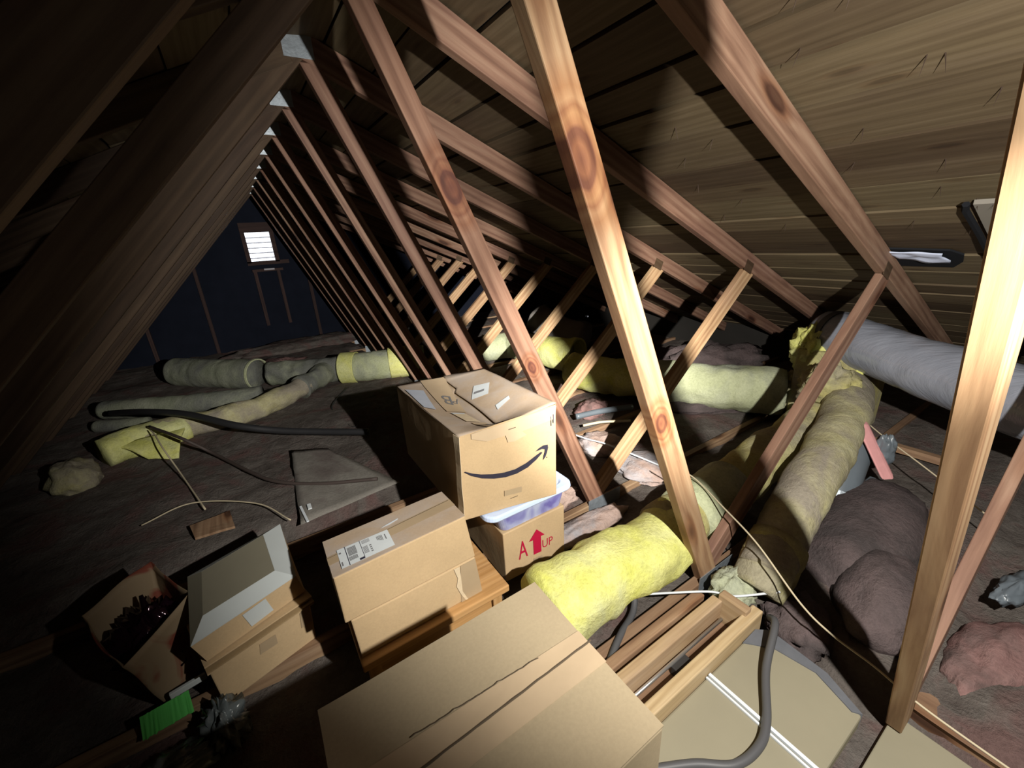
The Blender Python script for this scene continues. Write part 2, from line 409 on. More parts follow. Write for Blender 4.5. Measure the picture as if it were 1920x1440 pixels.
# felt over the planks closes their gaps
ck = MB(); e = .128
for (xa, xb) in ((.378, 4.6), (.378, -4.1)):
    za, zb = zr(.378)+e, zr(xb)+e
    ck.add([(xa, Y_A, za), (xb, Y_A, zb), (xb, Y_B, zb), (xa, Y_B, za), (xa, Y_A, za+.02), (xb, Y_A, zb+.02), (xb, Y_B, zb+.02), (xa, Y_B, za+.02)],
           [[0, 3, 2, 1], [4, 5, 6, 7], [0, 1, 5, 4], [1, 2, 6, 5], [2, 3, 7, 6], [3, 0, 4, 7]])
fl = ck.build('roofing_felt', M['felt'], ceil)
# nail points coming through the planks
nail = None
for (x, y) in [(1.08, .55), (1.12, .47), (1.22, .60), (1.35, .40), (1.36, .37), (1.55, .56), (1.5, .30), (1.75, .42), (1.78, .30), (1.7, .62), (1.9, .45), (2.0, .38), (2.0, .34),
               (2.12, .55), (2.18, .41), (1.36, 1.03), (1.45, .95), (1.52, 1.1), (1.7, 1.16), (1.85, 1.05), (1.98, 1.2), (2.1, .98), (1.15, .27), (1.62, .2)]:
    if nail is None:
        m = MB(); m.tube([(0, 0, .01), (0, 0, -.012), (.001, .001, -.03)], lambda t: .0016*(1-t*.8), 6)
        nail = m.build('nail', M['nail'], ceil); o = nail
    else:
        o = nail.copy(); COL.objects.link(o); o.parent = ceil
    o.location = (x, y, zr(x)+.098); o.rotation_euler = (rnd.uniform(-.3, .3), rnd.uniform(-.3, .3), 0)

# far gable wall round the vent opening
VX0, VX1, VZ0, VZ1 = .215, .503, 1.165, 1.53
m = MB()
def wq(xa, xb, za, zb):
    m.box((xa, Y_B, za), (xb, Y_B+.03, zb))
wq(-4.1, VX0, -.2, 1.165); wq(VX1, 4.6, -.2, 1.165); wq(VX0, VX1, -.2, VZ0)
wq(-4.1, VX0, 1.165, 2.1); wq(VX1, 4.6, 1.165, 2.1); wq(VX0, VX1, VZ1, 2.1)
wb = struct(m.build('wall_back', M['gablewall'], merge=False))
for x in (-1.1, -.45, .85, 1.45):
    MB().box((x, Y_B-.04, -.02), (x+.04, Y_B-.002, max(.2, zr(x)-.02)), ax=2).build('stud', M['gabletrim'], wb)
for (xa, xb, ya, yb, nm) in ((-4.1, 4.6, Y_A-.03, Y_A, 'wall_front'),):
    struct(MB().box((xa, ya, -.2), (xb, yb, 2.2)).build(nm, M['drywall']))
struct(MB().box((-4.03, Y_A, -.2), (-4.0, Y_B, .13)).build('wall_left', M['drywall']))
m = MB(); hx = 4.40                                    # eave wall with two small gaps that let daylight in
HY, HZ = 4.734, .056
ys = [Y_A, HY-.030, HY-.006, HY+.006, HY+.026, Y_B]; zs = [-.2, HZ-.014, HZ+.012, .30]
for i in range(5):
    for j in range(3):
        if j == 1 and i in (1, 3): continue
        m.box((hx, ys[i], zs[j]), (hx+.02, ys[i+1], zs[j+1]))
struct(m.build('wall_right', M['drywall'], merge=False))
struct(MB().box((-4.1, Y_A-.05, -.22), (4.6, Y_B+.05, -.18)).build('floor', M['drywall']))

# gable vent
gv = thing('gable_vent', (.36, Y_B, 1.03), 'small bright louvered vent in the far gable wall', 'vent')
fr = MB()
fr.box((VX0-.05, Y_B-.03, VZ0-.02), (VX0, Y_B+.03, VZ1+.12)); fr.box((VX1, Y_B-.03, VZ0-.02), (VX1+.05, Y_B+.03, VZ1+.12))
fr.box((VX0, Y_B-.03, VZ1), (VX1, Y_B+.03, VZ1+.12)); fr.box((VX0-.05, Y_B-.03, VZ0-.05), (VX1+.16, Y_B+.03, VZ0-.001))
fr.build('frame', M['gabletrim'], gv, merge=False)
MB().box((VX0-.02, Y_B-.09, 1.03), (VX1+.06, Y_B-.001, 1.062)).build('sill', M['gabletrim'], gv)
MB().box((.335, Y_B-.092, 1.045), (.46, Y_B-.05, 1.066)).build('sill', M['louver'], gv)  # paler piece painted in for the daylight spot on the sill
MB().box((VX0-.01, Y_B-.04, .3), (VX0+.03, Y_B-.001, 1.03), ax=2).build('leg', M['gabletrim'], gv)
MB().box((VX1-.02, Y_B-.04, .3), (VX1+.02, Y_B-.001, 1.03), ax=2).build('leg', M['gabletrim'], gv)
for i in range(5):
    z = VZ1-(i+1)*(VZ1-VZ0)/5.6
    rt = Matrix.Rotation(math.radians(14), 3, 'X')
    MB().box((-(VX1-VX0)/2, -.02, -.0032), ((VX1-VX0)/2, .02, .0032), rt, ((VX0+VX1)/2, Y_B+.01, z)).build('slat', M['louver'], gv)

# grey dusty insulation lying between the chords
def floor_h(x, y):
    h = -.035+.03*nz((x, y, 0), 2.3)+.014*nz((x, y, 3), 8)+.008*nz((x, y, 5), 22)
    k = (y-Y0)/SP; d = abs(k-round(k))*SP                 # dips beside the chords
    h -= .03*max(0, 1-d/.10)*(0 if (y > 2.0 and x < 1.0) else 1)
    if x > 1.35: h += .03*min(1, (x-1.35)/.4)
    if y > 2.0 and x < 1.2: h += .06*min(1, (y-2.0)/.08)
    if -.6 < x < 1.36 and -.8 < y < .66: h = min(h, -.13)   # the hatch bay
    if -.7 < x < .95 and .6 < y < 1.9: h = min(h, -.05)
    return h
m = MB(); nx, ny = 150, 165
m.grid((-3.95, Y_A+.02, 0), (4.36, Y_A+.02, 0), (4.36, Y_B-.06, 0), (-3.95, Y_B-.06, 0), nx, ny, lambda p, u, w: V((p.x, p.y, floor_h(p.x, p.y))))
ins = tag(m.build('floor_insulation', M['floorwool'], smooth=True), 'grey dusty loose insulation covering the attic floor between the joists', 'insulation'); ins['kind'] = 'stuff'

def lump(name, c, r, mat, amp=.18, fs=4., rot=0, parent=None, seg=40, flat=.0, squash=1.0):
    m = MB(); n = seg//2; c = V(c); R = Matrix.Rotation(rot, 3, 'Z'); vs = []; fsx = []
    for j in range(n+1):
        th = math.pi*j/n
        for i in range(seg):
            ph = 2*math.pi*i/seg; d = V((math.sin(th)*math.cos(ph), math.sin(th)*math.sin(ph), math.cos(th)))
            e = V([math.copysign(abs(q)**squash, q) for q in d])
            s = 1+amp*nz(d*1.0+c*3.1, fs*.5)+amp*.45*nz(d+c*5, fs*1.5)
            p = V((e.x*r[0], e.y*r[1], e.z*r[2]))*s
            vs.append(c+R @ p)
    for j in range(n):
        for i in range(seg): fsx.append([j*seg+i, j*seg+(i+1) % seg, (j+1)*seg+(i+1) % seg, (j+1)*seg+i])
    m.add(vs, fsx)
    return m.build(name, mat, parent, smooth=True)

tag(lump('insulation_batt', (2.05, .42, -.01), (.47, .20, .145), M['greybatt'], .13, 3.5, .12), 'big grey-pink insulation mound between the dark metal can and the golden web', 'insulation')
tag(lump('insulation_batt', (1.68, .26, .0), (.26, .14, .115), M['greybatt'], .13, 3.5, .2), 'puffy pinkish insulation batt just left of the nearest web foot', 'insulation')
tag(lump('insulation_batt', (1.72, -.02, -.05), (.22, .10, .09), M['pink'], .22, 4, -.2), 'torn pink insulation right of the nearest web foot', 'insulation')
tag(lump('insulation_batt', (1.38, .40, -.04), (.14, .10, .06), M['greybatt'], .3, 6, .6), 'crumpled purplish insulation behind the hatch panel edge', 'insulation')
tag(lump('insulation_batt', (2.0, 2.1, .03), (.16, .10, .07), M['pink'], .25, 6, .2), 'pink insulation lump at the foot of the short web behind the grey pipe', 'insulation')
tag(lump('insulation_batt', (1.12, 1.19, -.02), (.24, .07, .045), M['tanwool'], .2, 6, 0), 'pinkish insulation strip beside the arrow-marked carton', 'insulation')
tag(lump('insulation_batt', (1.12, 1.46, -.01), (.15, .10, .05), M['tanwool'], .25, 6, .2), 'dusty tan insulation behind the blue-lidded tote', 'insulation')
tag(lump('insulation_batt', (1.72, 1.35, .0), (.16, .16, .05), M['tanwool'], .25, 6, .5), 'pale insulation scrap lit beside the foot of the third web', 'insulation')
tag(lump('insulation_batt', (1.72, 1.72, .0), (.14, .15, .05), M['tanwool'], .25, 6, .3), 'tan insulation scrap under the grey pipe', 'insulation')
tag(lump('insulation_batt', (2.7, 1.62, .02), (.4, .1, .06), M['greybatt'], .25, 6, -.6), 'dark grey insulation under the thick pale duct', 'insulation')
tag(lump('insulation_batt', (3.5, 2.1, .1), (.5, .25, .16), M['greybatt'], .3, 6, -.5), 'dark insulation heap beyond the thick pale duct by the eave', 'insulation')
tag(lump('insulation_batt', (.55, 6.2, .05), (.9, .28, .09), M['floorwool'], .25, 6, .1), 'pinkish insulation heap below the far gable vent', 'insulation')
tag(lump('insulation_batt', (.1, 5.3, .03), (.35, .2, .09), M['pink'], .3, 6, .2), 'dim pink insulation patch behind the far left ducts', 'insulation')

# ------------------------------------------------------------------ ducts
def duct(root, name, pts, rad, mat, seams=.14, amp=.02, seg=40, n=10, cap=True, seed=0, crush=0):
    path = spline(pts, n)
    L = [0]
    for a, b in zip(path[:-1], path[1:]): L.append(L[-1]+(b-a).length)
    tot = L[-1]
    # resample evenly and finely
    N = max(8, int(tot/.022)); q = []; j = 0
    for i in range(N+1):
        s = tot*i/N
        while j < len(L)-2 and L[j+1] < s: j += 1
        u = (s-L[j])/max(1e-6, L[j+1]-L[j]); q.append(path[j].lerp(path[j+1], u))
    rf = rad if callable(rad) else (lambda t: rad)
    def fn(t, a, r, p):
        s = t*tot; ph = (s/seams) % 1.
        crease = -.022*math.exp(-((min(ph, 1-ph))/.07)**2)
        w = amp*(nz(p+V((seed, 0, 0)), 5.)+.6*nz(p+V((0, seed, 0)), 13.))
        return r*(1+crease*1.6)+w*r/.12
    m = MB(); m.tube(q, rf, seg, cap, fn)
    return m.build(name, mat, root, smooth=True)
def ring(root, name, c, axis, r, w, mat, th=.004):
    ax = V(axis).normalized(); m = MB(); m.tube([V(c)-ax*w, V(c)-ax*w*.9, V(c)+ax*w*.9, V(c)+ax*w], lambda t: r, 40, False); return m.build(name, mat, root, smooth=True, solid=th)

t = thing('insulated_duct', (.95, .82, 0), 'bright yellow fibreglass-wrapped duct lying from the large carton to the knotty web', 'duct')
duct(t, 'wrap', [(.58, .83, .13), (.9, .825, .13), (1.27, .825, .135)], .128, M['yellow'], .2, .026)
duct(t, 'inner_sleeve', [(1.2, .83, .135), (1.5, .85, .14), (1.9, .86, .16), (2.5, .86, .24)], .115, M['olive'], .14, .022, seed=4)
duct(t, 'wrap', [(1.34, .84, .14), (1.5, .848, .143), (1.66, .853, .147)], .132, M['green_dusty'], .3, .014, seed=41)
lump('frayed_end', (.585, .80, .10), (.045, .12, .10), M['yellow'], .4, 8, 0, t)
t = thing('insulated_duct', (1.6, .56, 0), 'dusty tan-yellow duct sloping from the duct box down to the ceiling boot', 'duct')
duct(t, 'wrap', [(2.88, .86, .34), (2.62, .76, .34), (2.2, .66, .30), (1.75, .58, .24), (1.50, .545, .15), (1.36, .525, .09)], lambda u: .112-.024*u, M['yellow_dusty'], .05, .012)
duct(t, 'boot_wrap', [(1.50, .54, .14), (1.40, .53, .09), (1.33, .525, .03)], .098, M['olive'], .07, .03, seed=9)
lump('wrapped_boot', (1.275, .58, .02), (.10, .07, .065), M['green_dusty'], .3, 7, .1, t)

t = thing('insulated_duct', (2.6, 2.0, 0), 'thick pale green duct lying behind the knotty web, end facing the duct box', 'duct')
duct(t, 'wrap', [(2.95, 1.22, .185), (2.72, 1.62, .18), (2.5, 2.05, .17)], .165, M['green_dusty'], .3, .018, seed=2)
duct(t, 'wrap', [(2.52, 2.02, .17), (2.34, 2.35, .165), (2.26, 2.62, .16)], .15, M['yellow'], .25, .02, seed=7)
lump('end_cap', (2.98, 1.17, .19), (.09, .15, .15), M['yellow_dusty'], .3, 6, -.5, t)
t = thing('insulated_duct', (2.33, 3.2, 0), 'bright lime yellow duct stub with open flared end behind the reddish web', 'duct')
duct(t, 'wrap', [(2.50, 2.86, .20), (2.42, 3.08, .2), (2.40, 3.35, .19)], lambda u: .165-.02*u, M['yellow'], .3, .012, cap=False, seed=11)
ring(t, 'open_rim', (2.505, 2.85, .20), (.3, -1, 0), .16, .03, M['yellow'], .02)
duct(t, 'inner_liner', [(2.48, 2.93, .2), (2.42, 3.1, .2)], .135, M['green_dusty'], .3, .006, seed=1)
duct(t, 'sleeve', [(2.40, 3.3, .19), (2.36, 3.7, .17), (2.1, 3.9, .15)], .14, M['green_dusty'], .22, .02, seed=3)
t = thing('insulated_duct', (2.75, 3.55, 0), 'grey duct elbow rising behind the lime yellow duct stub', 'duct')
duct(t, 'wrap', [(2.95, 3.2, .22), (2.80, 3.55, .30), (2.72, 3.75, .42)], .17, M['plastboard'], .3, .02, seed=21)

t = thing('insulated_duct', (.9, 4.1, 0), 'pale banded duct beyond the smile-printed carton, running left from the row of webs', 'duct')
duct(t, 'wrap', [(1.42, 3.92, .16), (1.2, 4.0, .16), (.93, 4.10, .15), (.68, 4.25, .15)], .145, M['green_dusty'], .17, .01, seed=5)
ring(t, 'yellow_band', (.74, 4.20, .15), (-.8, .5, 0), .152, .075, M['yellow'], .008)
ring(t, 'yellow_band', (1.17, 4.01, .16), (-.9, .3, 0), .152, .085, M['yellow'], .008)
t = thing('duct_wye', (.5, 4.35, 0), 'dust-grey lumpy duct junction at the left end of the pale banded duct', 'duct')
duct(t, 'body', [(.70, 4.24, .15), (.52, 4.33, .15), (.3, 4.47, .14), (.06, 4.60, .14)], .115, M['grey_dusty'], .12, .03, seed=6)
duct(t, 'outlet', [(.52, 4.28, .15), (.42, 4.13, .14), (.25, 3.98, .12)], .10, M['grey_dusty'], .12, .03, seed=8)
t = thing('insulated_duct', (-.4, 3.7, 0), 'long yellow duct branching down left from the grey junction into the dark', 'duct')
duct(t, 'wrap', [(.32, 4.02, .12), (.0, 3.80, .11), (-.2, 3.70, .10), (-.52, 3.68, .10), (-.8, 3.62, .10), (-.98, 3.52, .10)], .088, M['yellow_dusty'], .13, .03, seed=12)
duct(t, 'wrap', [(-.55, 3.68, .10), (-.8, 3.62, .10), (-1.0, 3.50, .10)], .10, M['yellow'], .16, .03, seed=15)
MB().grid((-.56, 3.60, .13), (-.93, 3.48, .14), (-.76, 3.36, .035), (-.60, 3.30, .02), 10, 8, lambda p, u, w: p+V((0, 0, .03*math.sin(w*3)))+nzv(p, 9)*.012).build('torn_flap', M['yellow'], t, smooth=True, solid=.012)
lump('end_boot', (-1.10, 3.30, .07), (.12, .17, .11), M['yellow_dusty'], .2, 5, .3, t)
t = thing('insulated_duct', (-.4, 5.0, 0), 'thick dark green-grey duct with a round open end, far left', 'duct')
duct(t, 'wrap', [(-.06, 4.66, .15), (-.35, 4.95, .15), (-.75, 5.40, .15)], .145, M['grey_dusty'], .35, .008, seed=13)
ring(t, 'open_rim', (-.045, 4.645, .15), (1, -1, 0), .15, .012, M['green_dusty'], .012)
t = thing('insulated_duct', (-.6, 4.25, 0), 'slim greyish duct lying behind the black pipe, far left', 'duct')
duct(t, 'wrap', [(-.05, 4.08, .1), (-.4, 4.20, .1), (-.8, 4.40, .1), (-1.2, 4.62, .1)], .08, M['grey_dusty'], .2, .012, seed=14)
t = thing('insulated_duct', (-1.2, 4.3, 0), 'short dim duct piece below the black pipe at far left', 'duct')
duct(t, 'wrap', [(-.85, 4.12, .06), (-1.05, 4.22, .06), (-1.2, 4.32, .06)], .05, M['grey_dusty'], .2, .01, seed=17)

# duct box, torn yellow wool over it, grey foil duct out of its top
t = thing('duct_box', (3.09, .97, 0), 'yellow-brown duct board box between the grey foil duct and the sloping tan duct', 'duct box')
m = MB(); m.box((2.86, .80, -.05), (3.32, 1.15, .53)); m.build('box_body', M['olive'], t, bevel=.012)
MB().box((2.855, .795, .05), (2.875, .83, .535)).build('corner_tape', M['yellow'], t, bevel=.005)
tag(lump('torn_insulation', (2.98, 1.10, .50), (.12, .12, .16), M['yellow'], .5, 7, .4), 'torn yellow wool hanging over the left end of the grey foil duct', 'insulation')
tag(lump('torn_insulation', (2.62, .86, .40), (.10, .13, .13), M['olive'], .45, 7, .3), 'crumpled olive wool stuffed beside the duct box below the foil duct', 'insulation')
t = thing('foil_duct', (3.0, .7, .35), 'shiny grey foil duct running under the roof to the right edge', 'duct')
duct(t, 'jacket', [(3.10, 1.10, .60), (2.95, .82, .575), (2.72, .42, .55), (2.50, .02, .53), (2.3, -.35, .51)], .142, M['foil'], .6, .006, seed=31)
ring(t, 'clamp_band', (3.06, 1.03, .595), (.4, .9, 0), .148, .02, M['darkgrey'], .006)

# dark metal can with pink foam cover
t = thing('light_can', (2.2, .58, 0), 'dark grey recessed-light can lying beside the sloping duct', 'light fitting')
R = Matrix.Rotation(0, 3, 'Z')
m = MB(); m.tube([(2.09, .58, -.03), (2.15, .59, .04), (2.151, .591, .041), (2.37, .625, .23)], lambda u: .068 if u < .4 else .08, 28); m.build('can_body', M['slate'], t, smooth=True, bevel=.004)
m = MB(); m.tube([(2.14, .588, .03), (2.16, .592, .052)], .083, 28, False); m.build('band', M['galv'], t, solid=.004)
m = MB(); m.box((2.20, .47, .0), (2.34, .53, .11)); m.build('junction_box', M['slate'], t, bevel=.004)
t = thing('foam_disc', (2.42, .52, .1), 'pink foam piece with foil backing behind the dark can', 'insulation')
fa = V((2.30, .62, .36)); fb = V((2.23, .46, .16)); fw = rgt*.062; ft = V((.5, .3, .1)).normalized()*.045
MB().add([fa, fb, fb+fw, fa+fw, fa+ft, fb+ft, fb+fw+ft, fa+fw+ft], [[0, 1, 2, 3], [4, 7, 6, 5], [0, 4, 5, 1], [1, 5, 6, 2], [2, 6, 7, 3], [3, 7, 4, 0]]).build('foam', M['pinkfoam'], t, bevel=.012)
lump('foil_back', (2.36, .51, .25), (.04, .04, .08), M['slate'], .3, 6, .5, t)

# ------------------------------------------------------------------ pipes, cables, strings
def cable(name, pts, r, mat, label, cat='cable', n=10, seg=8, group=None):
    m = MB(); m.tube(spline(pts, n), r, seg); return tag(m.build(name, mat, None, smooth=True), label, cat, group)
cable('black_pipe', [(-1.096, 4.307, .15), (-.792, 3.822, .24), (-.514, 3.494, .25), (-.241, 3.20, .19), (-.008, 3.089, .12), (.24, 2.95, .085), (.518, 2.742, .075)], .024, M['blacktube'], 'thick black plastic pipe lying across the left floor over the yellow duct', 'pipe')
cable('brown_cable', [(-.728, 3.499, .22), (-.532, 3.167, .20), (-.393, 3.104, .07), (-.198, 2.682, .06), (-.074, 2.456, .06), (.124, 2.275, .06), (.40, 2.12, .06)], .010, M['browncable'], 'thin brown cable curving over the left floor below the black pipe')
cable('thin_wire', [(-.72, 3.45, .21), (-.689, 3.364, .20), (-.634, 3.158, .17), (-.551, 2.924, .065), (-.413, 2.408, .055)], .0045, M['string'], 'thin pale wire dropping from the yellow duct across the left floor', 'wire')
cable('thin_wire', [(-.674, 2.441, .06), (-.473, 2.503, .065), (-.188, 2.282, .065), (-.052, 2.018, .06)], .0035, M['string'], 'curved pale wire on the floor behind the white-framed box', 'wire')
cable('black_wire', [(.62, 3.9, .05), (.42, 3.55, .03), (.44, 3.2, .02), (.5, 3.02, .02), (.75, 3.4, .02)], .006, M['blacktube'], 'thin black wire looping on the floor below the pale banded duct', 'wire')
cable('string', [(1.44, 1.0, .28), (1.413, .866, .30), (1.344, .682, .28), (1.292, .531, .25), (1.249, .364, .16), (1.257, .272, .11), (1.292, .17, .06), (1.30, .04, .02), (1.33, -.25, -.03)], .003, M['string'], 'long tan string running past the nearest web foot to the bottom right corner', 'string')
cable('string', [(.99, .745, .03), (1.162, .61, .05), (1.208, .54, .06), (1.33, .45, .08)], .004, M['whitewire'], 'short white string stretched behind the wooden ladder rails', 'string')
cable('white_wire', [(1.55, 2.2, .05), (1.625, 1.79, .05), (1.655, 1.586, .07), (1.716, 1.243, .06), (1.75, 1.05, .05)], .005, M['whitewire'], 'white wire crossing between the reddish web and the knotty web', 'wire')
cable('thin_wire', [(2.75, .87, .36), (2.5, .62, .3), (2.3, .36, .26), (2.1, .1, .22)], .003, M['string'], 'thin wire from the duct box toward the golden web', 'wire')
cable('grey_cable', [(1.0, .80, .02), (.93, .748, -.02), (.818, .702, .0), (.72, .655, .005), (.64, .60, .0)], .012, M['darkgrey'], 'dark grey cable emerging from under the yellow duct beside the ladder rail')
cable('grey_cable', [(1.25, .435, .03), (1.20, .40, .065), (1.06, .352, .03), (.93, .283, .02), (.85, .262, .02), (.762, .276, .02), (.68, .335, .02), (.56, .40, .02)], .0115, M['darkgrey'], 'dark grey cable looped over the beige hatch panel')
cable('grey_pipe', [(1.75, 1.985, .09), (1.95, 1.93, .095), (2.17, 1.855, .09)], .021, M['slate'], 'short grey plastic pipe on pink insulation behind the reddish web', 'pipe')
cable('wood_stick', [(1.72, 1.88, .07), (1.85, 1.83, .075), (2.03, 1.745, .06)], .009, M['string'], 'thin tan wood strip lying just below the grey pipe', 'stick')

# ------------------------------------------------------------------ ladder rails and hatch
t = thing('attic_ladder', (.95, .53, 0), 'folded wooden attic ladder with two pale rails beside the beige hatch panel', 'ladder')
MB().box((.50, .555, -.08), (1.165, .592, .052)).build('rail', M['rail'], t, bevel=.004)
MB().box((.50, .452, -.08), (1.235, .489, .052)).build('rail', M['rail'], t, bevel=.004)
MB().box((1.165, .475, -.07), (1.20, .572, .07), ax=1).build('end_block', M['rail'], t, bevel=.003)
MB().tube([(.5, .538, .0), (1.14, .538, .0)], .006, 10).build('hinge_rod', M['steel'], t, smooth=True)
MB().box((.5, .492, -.06), (1.16, .55, -.035)).build('tread', M['old_lumber'], t, bevel=.003)
MB().box((.86, .495, -.034), (.93, .535, .0)).build('hinge_bracket', M['darkgap'], t, bevel=.003)
tag(MB().box((.50, .617, -.09), (1.16, .652, .03)).build('framing_board', M['old_lumber'], bevel=.004), 'brown framing board lying between the yellow duct and the ladder rails', 'board')
t = thing('hatch_panel', (.9, .3, -.05), 'beige attic hatch panel with pale hinge strip, right of the large carton', 'panel')
hp = [(.46, .145), (1.165, .145), (1.215, .25), (1.225, .42), (1.19, .45), (.46, .45)]
m = MB(); n = len(hp); m.add([(x, y, -.05) for x, y in hp]+[(x, y, -.002) for x, y in hp], [list(range(n))[::-1], list(range(n, 2*n))]+[[i, (i+1) % n, (i+1) % n+n, i+n] for i in range(n)]); m.build('board', M['panel'], t, bevel=.006)
MB().box((.912, .150, -.001), (.918, .449, .005)).build('hinge_strip', M['whitewire'], t); MB().box((.924, .150, -.001), (.934, .449, .007)).build('hinge_strip', M['whitewire'], t)
m = MB(); pe = [(1.11, .448), (1.17, .38), (1.19, .27), (1.15, .165), (1.165, .145), (1.215, .25), (1.225, .42), (1.19, .45)]; n = len(pe)
m.add([(x, y, -.052) for x, y in pe]+[(x*1.003, y, .0015) for x, y in pe], [list(range(n))[::-1], list(range(n, 2*n))]+[[i, (i+1) % n, (i+1) % n+n, i+n] for i in range(n)]); m.build('felt_edge', M['panel_edge'], t)
t = MB().box((.35, -.75, -.115), (1.33, .106, -.092)).build('plywood_board', M['panel'], bevel=.003); tag(t, 'tan board in the bottom right corner at the nearest web foot', 'board')
tag(MB().box((1.345, -.5, -.13), (1.44, .12, -.05), ax=1).build('framing_board', M['old_lumber'], bevel=.003), 'dark brown framing board right of the tan corner board', 'board')
t = thing('metal_channel', (2.0, -.02, .0), 'grey metal channel among pink insulation at the right edge', 'metal strip')
MB().box((1.80, -.075, .02), (2.2, -.06, .05)).build('channel', M['galv'], t, bevel=.002)
lump('foil_wad', (1.98, .0, .07), (.12, .04, .035), M['slate'], .3, 6, -.2, t)
tag(MB().box((2.9, .33, .02), (2.94, .95, .06), ax=1).build('wood_cleat', M['old_lumber']), 'thin brown cleat in the dark below the grey foil duct', 'board')

# ------------------------------------------------------------------ cartons
def jit(p, a=.0016, s=7.): return p+nzv(p, s)*a
def carton(name, b4, t4, mat, label, group=None, amp=.0016, root=None, top=True, bodyname='body', th=0):
    """b4/t4: front-left, front-right, back-right, back-left (front faces the hatch)"""
    c = sum((V(p) for p in b4), V())/4
    r = root or thing(name, c, label, 'box', group)
    m = MB(); b4 = [V(p) for p in b4]; t4 = [V(p) for p in t4]
    for i in range(4):
        j = (i+1) % 4; m.grid(b4[i], b4[j], t4[j], t4[i], 10, 8, lambda p, u, w: jit(p, amp))
    m.grid(b4[0], b4[3], b4[2], b4[1], 10, 10, lambda p, u, w: jit(p, amp))
    if top: m.grid(t4[0], t4[1], t4[2], t4[3], 10, 10, lambda p, u, w: jit(p, amp))
    o = m.build(bodyname, mat, r, bevel=.004)
    return r
def face(b4, t4, i=0):
    j = (i+1) % 4; return [V(b4[i]), V(b4[j]), V(t4[j]), V(t4[i])]

# large carton in the foreground
b4 = [(-.053, .240, -.10), (.384, .240, -.10), (.388, .576, -.10), (-.053, .573, -.10)]
t4 = [(x, y, .588) for x, y, z in b4]
r = carton('cardboard_box', b4, t4, M['carton_big'], 'largest cardboard carton in the foreground, top taped shut along its middle')
q = [V(p) for p in t4]
MB().grid((-.053, .240, .5895), (.384, .240, .5895), (.384, .400, .5895), (-.053, .395, .5895), 12, 6, lambda p, u, w: jit(p, .0012)+V((0, 0, .0005*math.sin(u*9)))).build('flap', M['carton_big'], r, solid=.003)
MB().grid((-.053, .400, .5895), (.384, .405, .5895), (.388, .576, .5895), (-.053, .573, .5895), 12, 6, lambda p, u, w: jit(p, .0012)).build('flap', M['carton_big'], r, solid=.003)
MB().grid((-.05, .362, .5925), (.385, .360, .5925), (.385, .433, .5925), (-.05, .446, .5925), 16, 5, lambda p, u, w: p+V((0, 0, .0010*nz(p, 16)))).build('packing_tape', M['paper_tape'], r, solid=.0006)
m = MB(); L = [(-.05+.44*i/40, .3965+.008*i/40+.0012*nz((i*.4, 0, 0)), .5936) for i in range(41)]
m.tube(L, lambda u: .0016+.0012*abs(nz((u*9, 2, 0))), 6); m.build('seam', M['crease'], r)
m = MB(); L = [(.06+.32*i/40, .446-.016*i/40+.003*nz((i*.5, 5, 0)), .5932) for i in range(30)]
m.tube(L, .0009, 5); m.build('tape_tear', M['crease'], r)

# low wooden stool under the two small cartons
t = thing('wooden_stool', (.25, 1.19, 0), 'low orange wooden stool under the two small stacked cartons', 'stool')
MB().box((.045, .978, .122), (.551, 1.40, .149)).build('seat', M['stool'], t, bevel=.004)
MB().box((.07, 1.0, .045), (.487, 1.018, .122)).build('apron', M['stool'], t, bevel=.002)
MB().box((.07, 1.36, .045), (.487, 1.378, .122)).build('apron', M['stool'], t, bevel=.002)
for x, y in ((.06, .99), (.49, .99), (.06, 1.35), (.49, 1.35)):
    MB().box((x, y, -.045), (x+.036, y+.036, .122), ax=2).build('leg', M['stool'], t, bevel=.003)

lb = [(.052, 1.008, .150), (.462, 1.011, .150), (.458, 1.185, .150), (.052, 1.170, .150)]
lt = [(.046, 1.008, .299), (.450, 1.016, .299), (.448, 1.188, .299), (.046, 1.172, .299)]
r = carton('cardboard_box', lb, lt, M['carton'], 'lower small carton on the wooden stool, half in shadow under the labelled one')
fq = face(lb, lt)
decal_grid('packing_tape', fq, [(.80, .02), (.995, .02), (.995, .98), (.86, .98)], M['tape'], r, .0022)
decal('tape_tear', fq, [(.80, .98), (.815, .7), (.79, .5), (.81, .25), (.84, .02), (.86, .02), (.83, .3), (.84, .6), (.85, .98)], M['edge'], r, .003)
ub = [(.031, 1.006, .301), (.452, 1.016, .301), (.446, 1.196, .301), (.032, 1.176, .301)]
ut = [(.030, 1.006, .466), (.434, 1.024, .466), (.428, 1.193, .466), (.032, 1.174, .466)]
r = carton('cardboard_box', ub, ut, M['carton'], 'upper small carton on the stool with white shipping label on its top')
tq = [V(p) for p in ut]
MB().grid(bil(tq, .0, .0)+V((0, 0, .002)), bil(tq, 1, .0)+V((0, 0, .002)), bil(tq, 1, .57)+V((0, 0, .002)), bil(tq, 0, .44)+V((0, 0, .002)), 12, 5, lambda p, u, w: jit(p, .001)).build('flap', M['carton_dusty'], r, solid=.002)
MB().grid(bil(tq, .0, .46)+V((0, 0, .002)), bil(tq, 1, .60)+V((0, 0, .003)), bil(tq, 1, 1)+V((0, 0, .002)), bil(tq, 0, 1)+V((0, 0, .002)), 12, 5, lambda p, u, w: jit(p, .001)).build('flap', M['carton_dusty'], r, solid=.002)
decal_grid('packing_tape', tq, [(-.003, .30), (1, .40), (1, .66), (-.003, .52)], M['tape'], r, .0045)
decal('seam', tq, [(0, .475), (.3, .52), (.6, .565), (.985, .615), (.985, .628), (.6, .578), (.3, .53), (0, .485)], M['crease'], r, .0055)
